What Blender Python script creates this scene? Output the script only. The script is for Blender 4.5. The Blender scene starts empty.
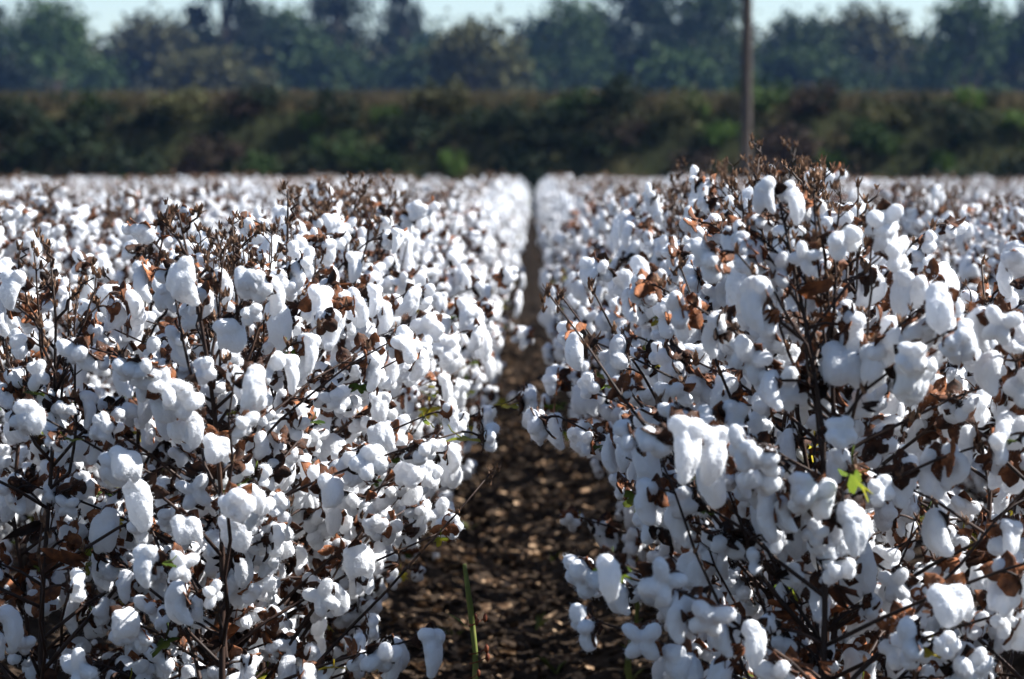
import bpy, bmesh, math, random
import numpy as np
from mathutils import Vector, Matrix, Euler, noise

R = math.radians
SC = bpy.context.scene
COL = SC.collection
rng = random.Random(11)

# ------------------------------------------------------------------ camera
FPX = 2800.0                      # focal length in pixels of the 1024-wide frame
EYE = 1.25                        # eye height
HORIZON, VPX = 176.0, 533.0       # where the horizon and the rows' vanishing point lie
cam_d = bpy.data.cameras.new('camera')
cam = bpy.data.objects.new('camera', cam_d); COL.objects.link(cam)
cam_d.sensor_width = 36.0
cam_d.lens = FPX * 36.0 / 1024.0
cam_d.clip_start = 0.05
cam_d.clip_end = 6000
cam.location = (0, 0, EYE)
cam.rotation_euler = (R(90) - math.atan((339.5 - HORIZON) / FPX), 0, math.atan((VPX - 512) / FPX))
cam_d.dof.use_dof = True
cam_d.dof.focus_distance = 4.9
cam_d.dof.aperture_fstop = 5.8
SC.camera = cam

# ------------------------------------------------------------------ sky, sun, exposure
SUN_AZ, SUN_EL = R(84), R(44)
w = bpy.data.worlds.new('World'); SC.world = w; w.use_nodes = True
nt = w.node_tree; bg = nt.nodes['Background']
sky = nt.nodes.new('ShaderNodeTexSky'); sky.sky_type = 'NISHITA'; sky.sun_disc = False
sky.sun_elevation = SUN_EL; sky.sun_rotation = SUN_AZ
sky.air_density = 1.0; sky.dust_density = 0.3; sky.ozone_density = 2.6
nt.links.new(sky.outputs['Color'], bg.inputs['Color'])
bg.inputs['Strength'].default_value = 0.051
sun_d = bpy.data.lights.new('sun', 'SUN'); sun_d.energy = 5.0; sun_d.angle = R(0.5); sun_d.color = (1.0, 0.975, 0.935)
sun = bpy.data.objects.new('sun', sun_d); COL.objects.link(sun)
sdir = Vector((math.sin(SUN_AZ) * math.cos(SUN_EL), math.cos(SUN_AZ) * math.cos(SUN_EL), math.sin(SUN_EL)))
sun.rotation_euler = (-sdir).to_track_quat('-Z', 'Y').to_euler()
sun.location = (20, 20, 30)
vs = SC.view_settings
vs.view_transform = 'Standard'; vs.look = 'None'; vs.gamma = 1.0; vs.exposure = 1.65; vs.use_curve_mapping = False
SC.cycles.use_denoising = True
SC.cycles.max_bounces = 8; SC.cycles.diffuse_bounces = 4; SC.cycles.transmission_bounces = 6
SC.cycles.transparent_max_bounces = 6; SC.cycles.volume_bounces = 0
SC.cycles.sample_clamp_indirect = 6.0

# ------------------------------------------------------------------ materials
def mat(name, stops, scale=8.0, detail=4.0, rough=0.8, bump=0.0, bscale=60.0, transl=0.0, tcol=None,
        obj_var=0.0, coord='Object', spec=0.25, stretch=None, fac_obj=0.0, dist=0.01):
    """noise -> colour ramp; optional bump, translucency and per-object hue/brightness change"""
    m = bpy.data.materials.new(name); m.use_nodes = True
    n = m.node_tree; L = n.links.new
    out = n.nodes['Material Output']; p = n.nodes['Principled BSDF']
    p.inputs['Roughness'].default_value = rough
    p.inputs['Specular IOR Level'].default_value = spec
    tc = n.nodes.new('ShaderNodeTexCoord'); src = tc.outputs[coord]
    if coord == 'World':
        pass
    if stretch:
        mp = n.nodes.new('ShaderNodeMapping'); mp.inputs['Scale'].default_value = stretch
        L(src, mp.inputs['Vector']); src = mp.outputs['Vector']
    no = n.nodes.new('ShaderNodeTexNoise'); no.inputs['Scale'].default_value = scale; no.inputs['Detail'].default_value = detail
    L(src, no.inputs['Vector'])
    fac = no.outputs['Fac']
    oi = n.nodes.new('ShaderNodeObjectInfo')
    if fac_obj:
        ma = n.nodes.new('ShaderNodeMath'); ma.operation = 'MULTIPLY_ADD'
        ma.inputs[1].default_value = fac_obj; L(oi.outputs['Random'], ma.inputs[0])
        sb = n.nodes.new('ShaderNodeMath'); sb.operation = 'SUBTRACT'; sb.inputs[1].default_value = fac_obj * 0.5
        L(fac, sb.inputs[0]); L(sb.outputs[0], ma.inputs[2]); fac = ma.outputs[0]
    cr = n.nodes.new('ShaderNodeValToRGB')
    el = cr.color_ramp.elements
    while len(el) < len(stops): el.new(0.5)
    for e, (pos, c) in zip(el, stops): e.position = pos; e.color = (*c, 1)
    L(fac, cr.inputs['Fac']); colr = cr.outputs['Color']
    if obj_var:
        hs = n.nodes.new('ShaderNodeHueSaturation')
        mr = n.nodes.new('ShaderNodeMapRange'); mr.inputs['To Min'].default_value = 1 - obj_var; mr.inputs['To Max'].default_value = 1 + obj_var
        L(oi.outputs['Random'], mr.inputs['Value']); L(mr.outputs['Result'], hs.inputs['Value']); L(colr, hs.inputs['Color']); colr = hs.outputs['Color']
    L(colr, p.inputs['Base Color'])
    nrm = None
    if bump:
        nb = n.nodes.new('ShaderNodeTexNoise'); nb.inputs['Scale'].default_value = bscale; nb.inputs['Detail'].default_value = 5
        L(src, nb.inputs['Vector'])
        bp = n.nodes.new('ShaderNodeBump'); bp.inputs['Strength'].default_value = bump; bp.inputs['Distance'].default_value = dist
        L(nb.outputs['Fac'], bp.inputs['Height']); nrm = bp.outputs['Normal']; L(nrm, p.inputs['Normal'])
    if transl:
        tr = n.nodes.new('ShaderNodeBsdfTranslucent')
        if tcol:
            tr.inputs['Color'].default_value = (*tcol, 1)
        else:
            L(colr, tr.inputs['Color'])
        if nrm: L(nrm, tr.inputs['Normal'])
        mx = n.nodes.new('ShaderNodeMixShader'); mx.inputs['Fac'].default_value = transl
        L(p.outputs[0], mx.inputs[1]); L(tr.outputs[0], mx.inputs[2]); L(mx.outputs[0], out.inputs['Surface'])
    return m

M = {}
M['lint'] = mat('cotton_lint', [(0.30, (0.74, 0.755, 0.775)), (0.62, (0.81, 0.835, 0.88))], 22, 5, 1.0, 0.55, 190, 0.38, (0.85, 0.86, 0.88), spec=0.02, obj_var=0.03, dist=0.004)
M['bur'] = mat('dry_bur', [(0.30, (0.022, 0.010, 0.006)), (0.55, (0.080, 0.029, 0.012)), (0.88, (0.25, 0.092, 0.035))], 45, 4, 0.75, 0.4, 160, 0.10, obj_var=0.45, fac_obj=0.35, dist=0.003)
M['stem'] = mat('woody_stem', [(0.3, (0.012, 0.006, 0.005)), (0.6, (0.028, 0.014, 0.009)), (0.85, (0.085, 0.046, 0.028))], 30, 4, 0.65, 0.4, 120, stretch=(1, 1, 0.25), obj_var=0.25, dist=0.003)
M['twig'] = mat('dry_bud', [(0.25, (0.034, 0.018, 0.011)), (0.5, (0.105, 0.058, 0.034)), (0.78, (0.32, 0.19, 0.115))], 90, 3, 0.8, 0, 60, 0.15, obj_var=0.3)
M['dryleaf'] = mat('dry_leaf', [(0.34, (0.014, 0.007, 0.005)), (0.56, (0.050, 0.020, 0.010)), (0.88, (0.24, 0.082, 0.027))], 30, 4, 0.8, 0.3, 90, 0.30, obj_var=0.4, fac_obj=0.4, dist=0.003)
M['greenleaf'] = mat('green_leaf', [(0.25, (0.045, 0.085, 0.012)), (0.5, (0.13, 0.175, 0.018)), (0.72, (0.36, 0.29, 0.03))], 18, 4, 0.55, 0.2, 60, 0.55, obj_var=0.25, fac_obj=0.6, dist=0.003)
M['soil'] = mat('soil', [(0.25, (0.013, 0.009, 0.006)), (0.5, (0.027, 0.018, 0.012)), (0.78, (0.058, 0.040, 0.028))], 9, 9, 0.95, 0.9, 45, coord='Object', spec=0.1, dist=0.02)
M['clod'] = mat('soil_clod', [(0.25, (0.016, 0.011, 0.008)), (0.55, (0.034, 0.023, 0.016)), (0.85, (0.075, 0.052, 0.036))], 14, 5, 0.95, 0.6, 90, spec=0.1)
M['litter'] = mat('leaf_litter', [(0.35, (0.050, 0.026, 0.014)), (0.52, (0.15, 0.088, 0.048)), (0.70, (0.44, 0.31, 0.20))], 40, 2, 0.85, 0, 60, 0.2)
M['weed'] = mat('weed_green', [(0.3, (0.07, 0.095, 0.02)), (0.55, (0.14, 0.17, 0.04)), (0.8, (0.25, 0.24, 0.08))], 20, 3, 0.6, 0, 60, 0.25)
M['weedred'] = mat('weed_red', [(0.3, (0.12, 0.03, 0.015)), (0.8, (0.28, 0.09, 0.04))], 30, 3, 0.6, 0, 60, 0.35)
M['straw'] = mat('straw', [(0.3, (0.16, 0.105, 0.055)), (0.7, (0.34, 0.25, 0.14))], 20, 3, 0.8, 0, 60, 0.2)
M['levee'] = mat('levee_earth', [(0.3, (0.012, 0.014, 0.007)), (0.5, (0.022, 0.026, 0.011)), (0.75, (0.05, 0.037, 0.02))], 0.5, 6, 0.95, 0.5, 4, spec=0.05, dist=0.1)
M['pole'] = mat('weathered_pole', [(0.3, (0.022, 0.017, 0.014)), (0.7, (0.058, 0.046, 0.040))], 9, 5, 0.9, 0.5, 25, stretch=(3, 3, 0.3), dist=0.01)
M['metal'] = mat('galvanised', [(0.3, (0.25, 0.25, 0.25)), (0.7, (0.4, 0.4, 0.4))], 9, 3, 0.5)
M['bark'] = mat('tree_bark', [(0.3, (0.040, 0.030, 0.022)), (0.7, (0.10, 0.078, 0.058))], 5, 4, 0.9, 0.5, 12)
LEAF = {
    'dark':  [(0.3, (0.005, 0.012, 0.006)), (0.7, (0.016, 0.027, 0.012))],
    'green': [(0.3, (0.012, 0.028, 0.008)), (0.7, (0.036, 0.062, 0.017))],
    'bright': [(0.3, (0.026, 0.056, 0.010)), (0.7, (0.068, 0.110, 0.022))],
    'olive': [(0.3, (0.026, 0.030, 0.012)), (0.7, (0.070, 0.068, 0.026))],
    'rust':  [(0.3, (0.014, 0.010, 0.008)), (0.7, (0.042, 0.027, 0.020))],
    'tan':   [(0.3, (0.190, 0.135, 0.065)), (0.7, (0.42, 0.31, 0.165))],
}
for k, st in LEAF.items():
    M['f_' + k] = mat('foliage_' + k, st, 1.3, 3, 0.7, transl=0.15, obj_var=0.30, spec=0.10)

# ------------------------------------------------------------------ helpers
class MB:
    """collects vertices and faces; build() links them as one mesh object"""
    def __init__(s): s.v = []; s.f = []; s.m = []
    def add(s, verts, faces, mi=0):
        o = len(s.v); s.v.extend(tuple(p) for p in verts)
        s.f.extend(tuple(i + o for i in f) for f in faces); s.m.extend([mi] * len(faces))
    def tube(s, pts, radii, n=6, mi=0, cap=True):
        pts = [Vector(p) for p in pts]; vs, fs = [], []
        up = None
        for i, p in enumerate(pts):
            t = (pts[min(i + 1, len(pts) - 1)] - pts[max(i - 1, 0)])
            if t.length < 1e-9: t = Vector((0, 0, 1))
            t.normalize()
            if up is None: up = Vector((1, 0, 0)) if abs(t.x) < 0.8 else Vector((0, 1, 0))
            a = t.cross(up)
            if a.length < 1e-6: a = t.orthogonal()
            a.normalize(); b = t.cross(a); up = b.cross(t) if False else up
            for k in range(n):
                an = 2 * math.pi * k / n
                vs.append(p + (a * math.cos(an) + b * math.sin(an)) * radii[i])
        for i in range(len(pts) - 1):
            for k in range(n):
                k2 = (k + 1) % n
                fs.append((i * n + k, i * n + k2, (i + 1) * n + k2, (i + 1) * n + k))
        if cap:
            fs.append(tuple(range(n - 1, -1, -1))); fs.append(tuple((len(pts) - 1) * n + k for k in range(n)))
        s.add(vs, fs, mi)
    def mesh(s, name, mats, smooth=True):
        me = bpy.data.meshes.new(name); me.from_pydata(s.v, [], s.f)
        for mm in mats: me.materials.append(mm)
        me.polygons.foreach_set('material_index', s.m)
        if smooth: me.polygons.foreach_set('use_smooth', [True] * len(s.f))
        me.update(); return me

def ob(name, me, parent=None, mtx=None):
    o = bpy.data.objects.new(name, me); COL.objects.link(o)
    if parent: o.parent = parent
    if mtx is not None: o.matrix_basis = mtx
    return o
def empty(name, loc=(0, 0, 0), rz=0.0, sc=1.0):
    o = bpy.data.objects.new(name, None); COL.objects.link(o)
    o.empty_display_size = 0.05; o.location = loc; o.rotation_euler = (0, 0, rz); o.scale = (sc, sc, sc); return o
def tag(o, label=None, cat=None, group=None, kind=None):
    if label: o['label'] = label
    if cat: o['category'] = cat
    if group: o['group'] = group
    if kind: o['kind'] = kind
    return o
def mesh_np(name, V, F, mats, smooth=False, midx=None):
    V = np.asarray(V, np.float32); F = np.asarray(F, np.int32); k = F.shape[1]
    me = bpy.data.meshes.new(name)
    me.vertices.add(len(V)); me.vertices.foreach_set('co', V.ravel())
    me.loops.add(F.size); me.loops.foreach_set('vertex_index', F.ravel())
    me.polygons.add(len(F)); me.polygons.foreach_set('loop_start', np.arange(0, F.size, k, dtype=np.int32))
    me.polygons.foreach_set('loop_total', np.full(len(F), k, np.int32))
    for mm in mats: me.materials.append(mm)
    if midx is not None: me.polygons.foreach_set('material_index', np.asarray(midx, np.int32))
    if smooth: me.polygons.foreach_set('use_smooth', np.ones(len(F), bool))
    me.update(calc_edges=True); me.validate(); return me
def mesh_data(me):
    """triangulated (verts, tris) of a mesh"""
    me.calc_loop_triangles()
    V = np.empty(len(me.vertices) * 3, np.float32); me.vertices.foreach_get('co', V)
    T = np.empty(len(me.loop_triangles) * 3, np.int32); me.loop_triangles.foreach_get('vertices', T)
    P = np.empty(len(me.loop_triangles), np.int32); me.loop_triangles.foreach_get('polygon_index', P)
    MI = np.empty(len(me.polygons), np.int32); me.polygons.foreach_get('material_index', MI)
    return V.reshape(-1, 3), T.reshape(-1, 3), MI[P] if len(P) else P
def quads(centres, size, seed, aspect=0.6, flat=0.0, jitter=0.35):
    """numpy: bent leaf quads at random orientations"""
    g = np.random.default_rng(seed); n = len(centres)
    a = g.normal(size=(n, 3)); a /= np.linalg.norm(a, axis=1)[:, None]
    b = g.normal(size=(n, 3)); b[:, 2] += flat
    b -= (a * b).sum(1)[:, None] * a; b /= np.linalg.norm(b, axis=1)[:, None] + 1e-9
    s = size * (1 + jitter * g.uniform(-1, 1, (n, 1)))
    V = np.stack([centres - a * s, centres + b * s * aspect, centres + a * s, centres - b * s * aspect], 1)
    c = np.cross(a, b); V[:, 1] += c * s * 0.2; V[:, 3] += c * s * 0.2
    return V.reshape(-1, 3), np.arange(n * 4).reshape(-1, 4)

# ------------------------------------------------------------------ ground
FUR = -0.03                        # centre line of the bare furrow
PITCH = 0.98                        # row spacing
L1, R1 = FUR - 0.5 * PITCH, FUR + 0.5 * PITCH
def bed(x):                        # beds under the rows, shallow furrows between
    return 0.045 * math.cos(2 * math.pi * (x - L1) / PITCH) - 0.02
def gz(x, y):
    if y < 75:
        e = 0.035 * noise.noise((x * 3.1, y * 3.1, 1.7)) + 0.022 * noise.noise((x * 9, y * 9, 4.0)) + 0.012 * noise.noise((x * 23, y * 23, 9.0))
        return bed(x) + e
    return 0.0
xs = sorted(set([-1500, -600, -200, -80, -40, -20, -10, -6, -4, -3] + [round(-2.2 + 0.1 * i, 3) for i in range(15)] +
               [round(-0.72 + 0.022 * i, 3) for i in range(60)] + [round(0.62 + 0.1 * i, 3) for i in range(18)] + [3, 4, 6, 10, 20, 40, 80, 200, 600, 1500]))
ys = [-1500, -300, -50, -10, -2, 0, 1, 2, 3]
y = 4.0
while y < 26: ys.append(y); y += 0.02 * (1 + max(0, y - 9) * 0.12)
ys += [28, 31, 35, 40, 46, 52, 60, 70, 78, 90, 140, 300, 700, 1600, 3500]
V = [(x, yy, gz(x, yy)) for yy in ys for x in xs]
nx = len(xs)
F = [(j * nx + i, j * nx + i + 1, (j + 1) * nx + i + 1, (j + 1) * nx + i) for j in range(len(ys) - 1) for i in range(nx - 1)]
tag(ob('ground', mesh_np('ground', V, F, [M['soil']], True)), 'brown tilled soil of the cotton field', kind='structure')

def ico(sub):
    bm = bmesh.new(); bmesh.ops.create_icosphere(bm, subdivisions=sub, radius=1)
    v = np.array([p.co[:] for p in bm.verts]); f = np.array([[q.index for q in p.verts] for p in bm.faces]); bm.free(); return v, f
ICO1 = ico(1); ICO2 = ico(2)
# clods of soil
g = np.random.default_rng(5)
VV, FF, off = [], [], 0
for i in range(5200):
    yy = 5.2 + 17 * g.random() ** 1.7; x = g.uniform(-0.62, 0.5)
    s = 0.005 + 0.017 * g.random() ** 2.4
    v = ICO1[0] * (1 + 0.35 * g.uniform(-1, 1, (len(ICO1[0]), 1))) * s * np.array([1, 1, 0.7])
    v = v + np.array([x, yy, gz(x, yy) + s * 0.25]); VV.append(v); FF.append(ICO1[1] + off); off += len(v)
tag(ob('soil_clods', mesh_np('soil_clods', np.concatenate(VV), np.concatenate(FF), [M['clod']])), 'crumbled clods of dark soil strewn along the furrow', kind='stuff', cat='soil')
# dry litter: curled leaf scraps, mostly under the plants on the left of the furrow
VV, FF, off = [], [], 0
for i in range(7600):
    yy = 5.0 + 18 * g.random() ** 1.6
    x = (L1 + abs(g.normal(0, 0.30))) if g.random() < 0.62 else g.uniform(-0.6, 0.5)
    if x > 0.55: continue
    s = 0.010 + 0.020 * g.random() ** 1.8
    a = g.uniform(0, 2 * math.pi); t = g.uniform(-0.6, 0.6); cu = g.uniform(-0.5, 1.0)
    wd = g.uniform(0.25, 0.8)
    pr = np.array([(-1, 0, cu * 0.5), (-0.3, wd * .7, cu * 0.05), (0.5, wd, cu * 0.2), (1.1, 0, cu * 0.6), (0.4, -wd, cu * 0.25), (-0.4, -wd * .6, 0), (0, 0, -cu * 0.25)]) * s
    Rm = np.array(Euler((t, g.uniform(-0.5, 0.5), a)).to_matrix())
    v = pr @ Rm.T + np.array([x, yy, gz(x, yy) + s * 0.45])
    VV.append(v); FF.append(np.array([(6, 0, 1), (6, 1, 2), (6, 2, 3), (6, 3, 4), (6, 4, 5), (6, 5, 0)][::-1])[:, ::-1] + off); off += 7
tag(ob('leaf_litter', mesh_np('leaf_litter', np.concatenate(VV), np.concatenate(FF), [M['litter']])), 'dry tan leaf scraps littering the soil beneath the left row', kind='stuff', cat='leaf litter')

# ------------------------------------------------------------------ cotton: shared pieces
def blob(parts, voxel, tris, seed, amp=0.0014):
    """union of ellipsoids -> one soft lint mesh (voxel remesh, smooth, decimate, wispy displacement)"""
    VV, FF, off = [], [], 0
    for c, rad, rot in parts:
        v = ICO2[0] * np.array(rad); v = v @ np.array(Euler(rot).to_matrix()).T + np.array(c)
        VV.append(v); FF.append(ICO2[1] + off); off += len(v)
    me = mesh_np('tmp', np.concatenate(VV), np.concatenate(FF), [])
    o = bpy.data.objects.new('tmp', me); COL.objects.link(o)
    rm = o.modifiers.new('r', 'REMESH'); rm.mode = 'VOXEL'; rm.voxel_size = voxel
    sm = o.modifiers.new('s', 'SMOOTH'); sm.factor = 0.5; sm.iterations = 1
    dg = bpy.context.evaluated_depsgraph_get(); dg.update()
    hi = bpy.data.meshes.new_from_object(o.evaluated_get(dg))
    bpy.data.objects.remove(o); bpy.data.meshes.remove(me)
    nv = len(hi.vertices)
    co = np.empty(nv * 3, np.float32); hi.vertices.foreach_get('co', co); co = co.reshape(-1, 3)
    no = np.empty(nv * 3, np.float32); hi.vertex_normals.foreach_get('vector', no) if hasattr(hi, 'vertex_normals') else None
    no = no.reshape(-1, 3)
    for i in range(nv):
        p = co[i]
        d = noise.noise((p[0] * 55 + seed, p[1] * 55, p[2] * 40)) * 1.5 + noise.noise((p[0] * 140, p[1] * 140 + seed, p[2] * 90))
        co[i] += no[i] * d * amp
    hi.vertices.foreach_set('co', co.ravel())
    hi.update()
    base = hi.copy(); out = []
    gw = np.random.default_rng(int(seed * 10) + 1); pick = gw.integers(0, nv, 260)
    p0 = co[pick]; nn = no[pick]; tg = np.cross(nn, gw.normal(size=(260, 3))); tg /= np.linalg.norm(tg, axis=1)[:, None] + 1e-9
    ln_ = gw.uniform(.004, .011, (260, 1)); wv = np.cross(nn, tg) * .00028
    tip = p0 + nn * ln_ * gw.uniform(.3, .9, (260, 1)) + tg * ln_ * .8; mid = p0 + nn * ln_ * .55 + tg * ln_ * .25
    W = np.stack([p0 - wv - nn * .001, p0 + wv - nn * .001, mid + wv * .8, mid - wv * .8, tip], 1).reshape(-1, 3)
    Vh, Th, _ = mesh_data(hi); k5 = np.arange(260)[:, None] * 5 + nv
    out.append(mesh_np('lint', np.concatenate([Vh, W]), np.concatenate([Th, k5 + [[0, 1, 2]], k5 + [[0, 2, 3]], k5 + [[3, 2, 4]]]), [], True))
    for t in tris:
        o = bpy.data.objects.new('tmp', hi); COL.objects.link(o)
        dm = o.modifiers.new('d', 'DECIMATE'); hi.calc_loop_triangles(); dm.ratio = min(1.0, t / max(1, len(hi.loop_triangles)))
        dg = bpy.context.evaluated_depsgraph_get(); dg.update()
        out.append(bpy.data.meshes.new_from_object(o.evaluated_get(dg))); bpy.data.objects.remove(o)
    for m_ in out:
        m_.materials.clear(); m_.materials.append(M['lint'])
        m_.polygons.foreach_set('use_smooth', [True] * len(m_.polygons)); m_.name = 'lint'
    return out

def lint_parts(kind, r):
    """boll frame: bur at the origin, opening towards +X, gravity -Z"""
    P = []
    u = r.uniform
    if kind == 'round':
        n = r.choice([4, 4, 5]); a0 = u(0, 6.28)
        for k in range(n):
            a = a0 + 2 * math.pi * k / n + u(-.2, .2); q = u(0.021, 0.028)
            P.append(((u(.018, .032), q * math.cos(a), q * math.sin(a)), (u(.022, .029), u(.0165, .022), u(.0165, .022)), (u(-.4, .4), u(-.4, .4), u(-3, 3))))
        P.append(((.022, 0, 0), (.016, .016, .016), (0, 0, 0)))
    elif kind == 'split':
        n = r.choice([4, 4, 5]); a0 = u(0, 6.28)
        for k in range(n):
            a = a0 + 2 * math.pi * k / n + u(-.3, .3); q = u(0.024, 0.031)
            cy, cz = q * math.cos(a), q * math.sin(a)
            P.append(((u(.016, .03), cy, cz), (.020, u(.023, .029), u(.0155, .0195)), (a, 0, u(-.3, .3))))
        P.append(((.014, 0, 0), (.018, .018, .018), (0, 0, 0)))
    else:
        ln = {'droop': u(.035, .06), 'hang': u(.06, .085)}[kind]
        for k in range(r.choice([2, 3])):
            P.append(((u(.012, .03), u(-.022, .022), u(.0, .02)), (u(.021, .027), u(.019, .025), u(.018, .023)), (u(-.5, .5), u(-.5, .5), u(-1, 1))))
        for k in range(r.choice([2, 2, 3])):
            y0 = (k - .6) * u(.018, .026); x0 = u(.018, .036); n = 9; w0 = u(.0155, .0215); sw = u(-.012, .012); le = ln * u(.75, 1.1)
            for i in range(n):
                t = i / (n - 1); wd = w0 * (0.95 + 0.28 * math.sin(math.pi * min(1, t * 1.05)) - 0.25 * t)
                P.append(((x0 + .008 * math.sin(3 * t), y0 + sw * t * t, -.002 - le * t), (wd, wd * u(.85, 1.05), wd * 1.2), (0, 0, 0)))
    return P

KINDS = ['round'] * 7 + ['split'] * 7 + ['droop'] * 7 + ['hang'] * 3
LINT = []                         # (kind, [hi, mid, low])
for i, k in enumerate(KINDS):
    LINT.append((k, blob(lint_parts(k, random.Random(100 + i)), 0.0050, (320, 72), i * 3.3)))

def bur_mesh(seed):
    r = random.Random(seed); b = MB(); n = r.choice([4, 5, 5]); a0 = r.uniform(0, 6.28)
    for k in range(n):
        a = a0 + 2 * math.pi * k / n + r.uniform(-.15, .15); sp = r.uniform(.85, 1.35); ln = r.uniform(.040, .054); wd = r.uniform(.011, .015)
        rows = []
        for i in range(5):
            t = i / 4; ang = sp * (0.75 + 0.55 * t)
            fx, rr = ln * t * math.cos(ang) - 0.004, ln * t * math.sin(ang) + .003
            hw = wd * (0.35 + 1.1 * math.sin(math.pi * (0.15 + 0.80 * t)) ** 0.9) * (1 if i < 4 else 0.12)
            rows.append([(fx + (.0035 if s else 0), rr, s * hw) for s in (-1, 0, 1)])
        vs = []
        for th in (0, -.0018):
            for row in rows:
                for (fx, rr, sd) in row:
                    vs.append((fx + th, rr * math.cos(a) - sd * math.sin(a), rr * math.sin(a) + sd * math.cos(a)))
        fs = []
        for lay in (0, 15):
            for i in range(4):
                for j in range(2):
                    q = (lay + i * 3 + j, lay + i * 3 + j + 1, lay + i * 3 + 4 + j, lay + i * 3 + 3 + j)
                    fs.append(q if lay == 0 else q[::-1])
        for i in range(4):
            fs.append((i * 3, i * 3 + 3, 15 + i * 3 + 3, 15 + i * 3)); fs.append((i * 3 + 2, 15 + i * 3 + 2, 15 + i * 3 + 5, i * 3 + 5))
        b.add(vs, fs)
    # knob where the stalk meets, and the dried ragged bracts behind
    b.tube([(-.012, 0, 0), (-.006, 0, 0), (.002, 0, 0)], [.004, .0085, .006], 6)
    for k in range(3):
        a = r.uniform(0, 6.28) ; ln = r.uniform(.018, .032)
        c, s_ = math.cos(a), math.sin(a)
        pts = [(-.006, .004), (.000, .35 * ln + .004), (-.003, .8 * ln), (.006, ln)]
        vs = []
        for i, (fx, rr) in enumerate(pts):
            hw = (.004, .010, .008, .002)[i]
            vs += [(fx, rr * c - hw * s_, rr * s_ + hw * c), (fx + .003, rr * c + hw * s_, rr * s_ - hw * c)]
        b.add(vs, [(2 * i, 2 * i + 1, 2 * i + 3, 2 * i + 2) for i in range(3)])
    return b.mesh('bur', [M['bur']])
BURS = [bur_mesh(300 + i) for i in range(7)]

def leaf_mesh(seed, matl, curl, size):
    """lobed cotton leaf on a short petiole, tip hanging to -Z, crumpled by curl"""
    r = random.Random(seed); lobes = r.choice([3, 5]); n = lobes * 4
    ring = []
    for i in range(n + 1):
        t = i / n; a = -2.2 + 4.4 * t
        lob = abs(math.cos(math.pi * (t * lobes - .5) )) if lobes else 1
        rr = size * (0.50 + 0.50 * lob ** 0.7) * (1 - 0.18 * abs(a) / 2.2) * r.uniform(.92, 1.08)
        ring.append((rr * math.sin(a), -rr * math.cos(a)))
    V = [(0, 0, 0)]; F = []
    for rad in (.55, 1.0):
        for (px, pz) in ring:
            x, z = px * rad, pz * rad
            y = curl * size * (1.1 * (x / size) ** 2 * 0.9 + .5 * (z / size) ** 2) + size * .16 * noise.noise((x * 55 + seed, z * 55, 2.0)) * (1 + 2.2 * curl)
            ca = curl * 1.5 * x / size
            V.append((size * math.sin(ca) / (curl * 1.5) if abs(curl) > .05 else x, y, z * (1 - .15 * curl)))
    m_ = n + 1
    for i in range(n):
        F.append((0, 1 + i, 2 + i)); F.append((1 + i, 1 + m_ + i, 2 + m_ + i, 2 + i))
    b = MB(); b.add(V, F)
    b.tube([(0, -.0, .0), (0, -.25 * size, .55 * size), (0, -.5 * size, .75 * size)], [.0013, .0011, .0012], 4)
    return b.mesh('leaf', [matl])
DRY = [leaf_mesh(400 + i, M['dryleaf'], c, s) for i, (c, s) in enumerate([(1.3, .040), (1.7, .045), (1.2, .036), (2.0, .050), (1.5, .032), (1.8, .048)])]
GRN = [leaf_mesh(430 + i, M['greenleaf'], c, s) for i, (c, s) in enumerate([(.15, .034), (.3, .028), (.2, .042), (.4, .024)])]

def bud_shape(b, p, s, r):
    """a dried square: bud with three ragged bracts"""
    v = ICO1[0] * np.array([.7, .7, 1.0]) * s * 0.75 * (1 + .2 * np.array([[r.uniform(-1, 1)] for _ in range(len(ICO1[0]))]))
    b.add([Vector(q) + p for q in v[:]], [tuple(f) for f in ICO1[1]])
    a0 = r.uniform(0, 6.28)
    for k in range(4):
        a = a0 + k * 1.57 + r.uniform(-.4, .4); c, sn = math.cos(a), math.sin(a); l = s * r.uniform(1.1, 2.1); o = s * r.uniform(.5, 1.3)
        b.add([p + Vector((-sn * s * .5, c * s * .5, -s * .5)), p + Vector((sn * s * .5, -c * s * .5, -s * .5)), p + Vector((c * o + sn * s * .4, sn * o - c * s * .4, l * .6)), p + Vector((c * o * 1.3, sn * o * 1.3, l))], [(0, 1, 2, 3)])

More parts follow.
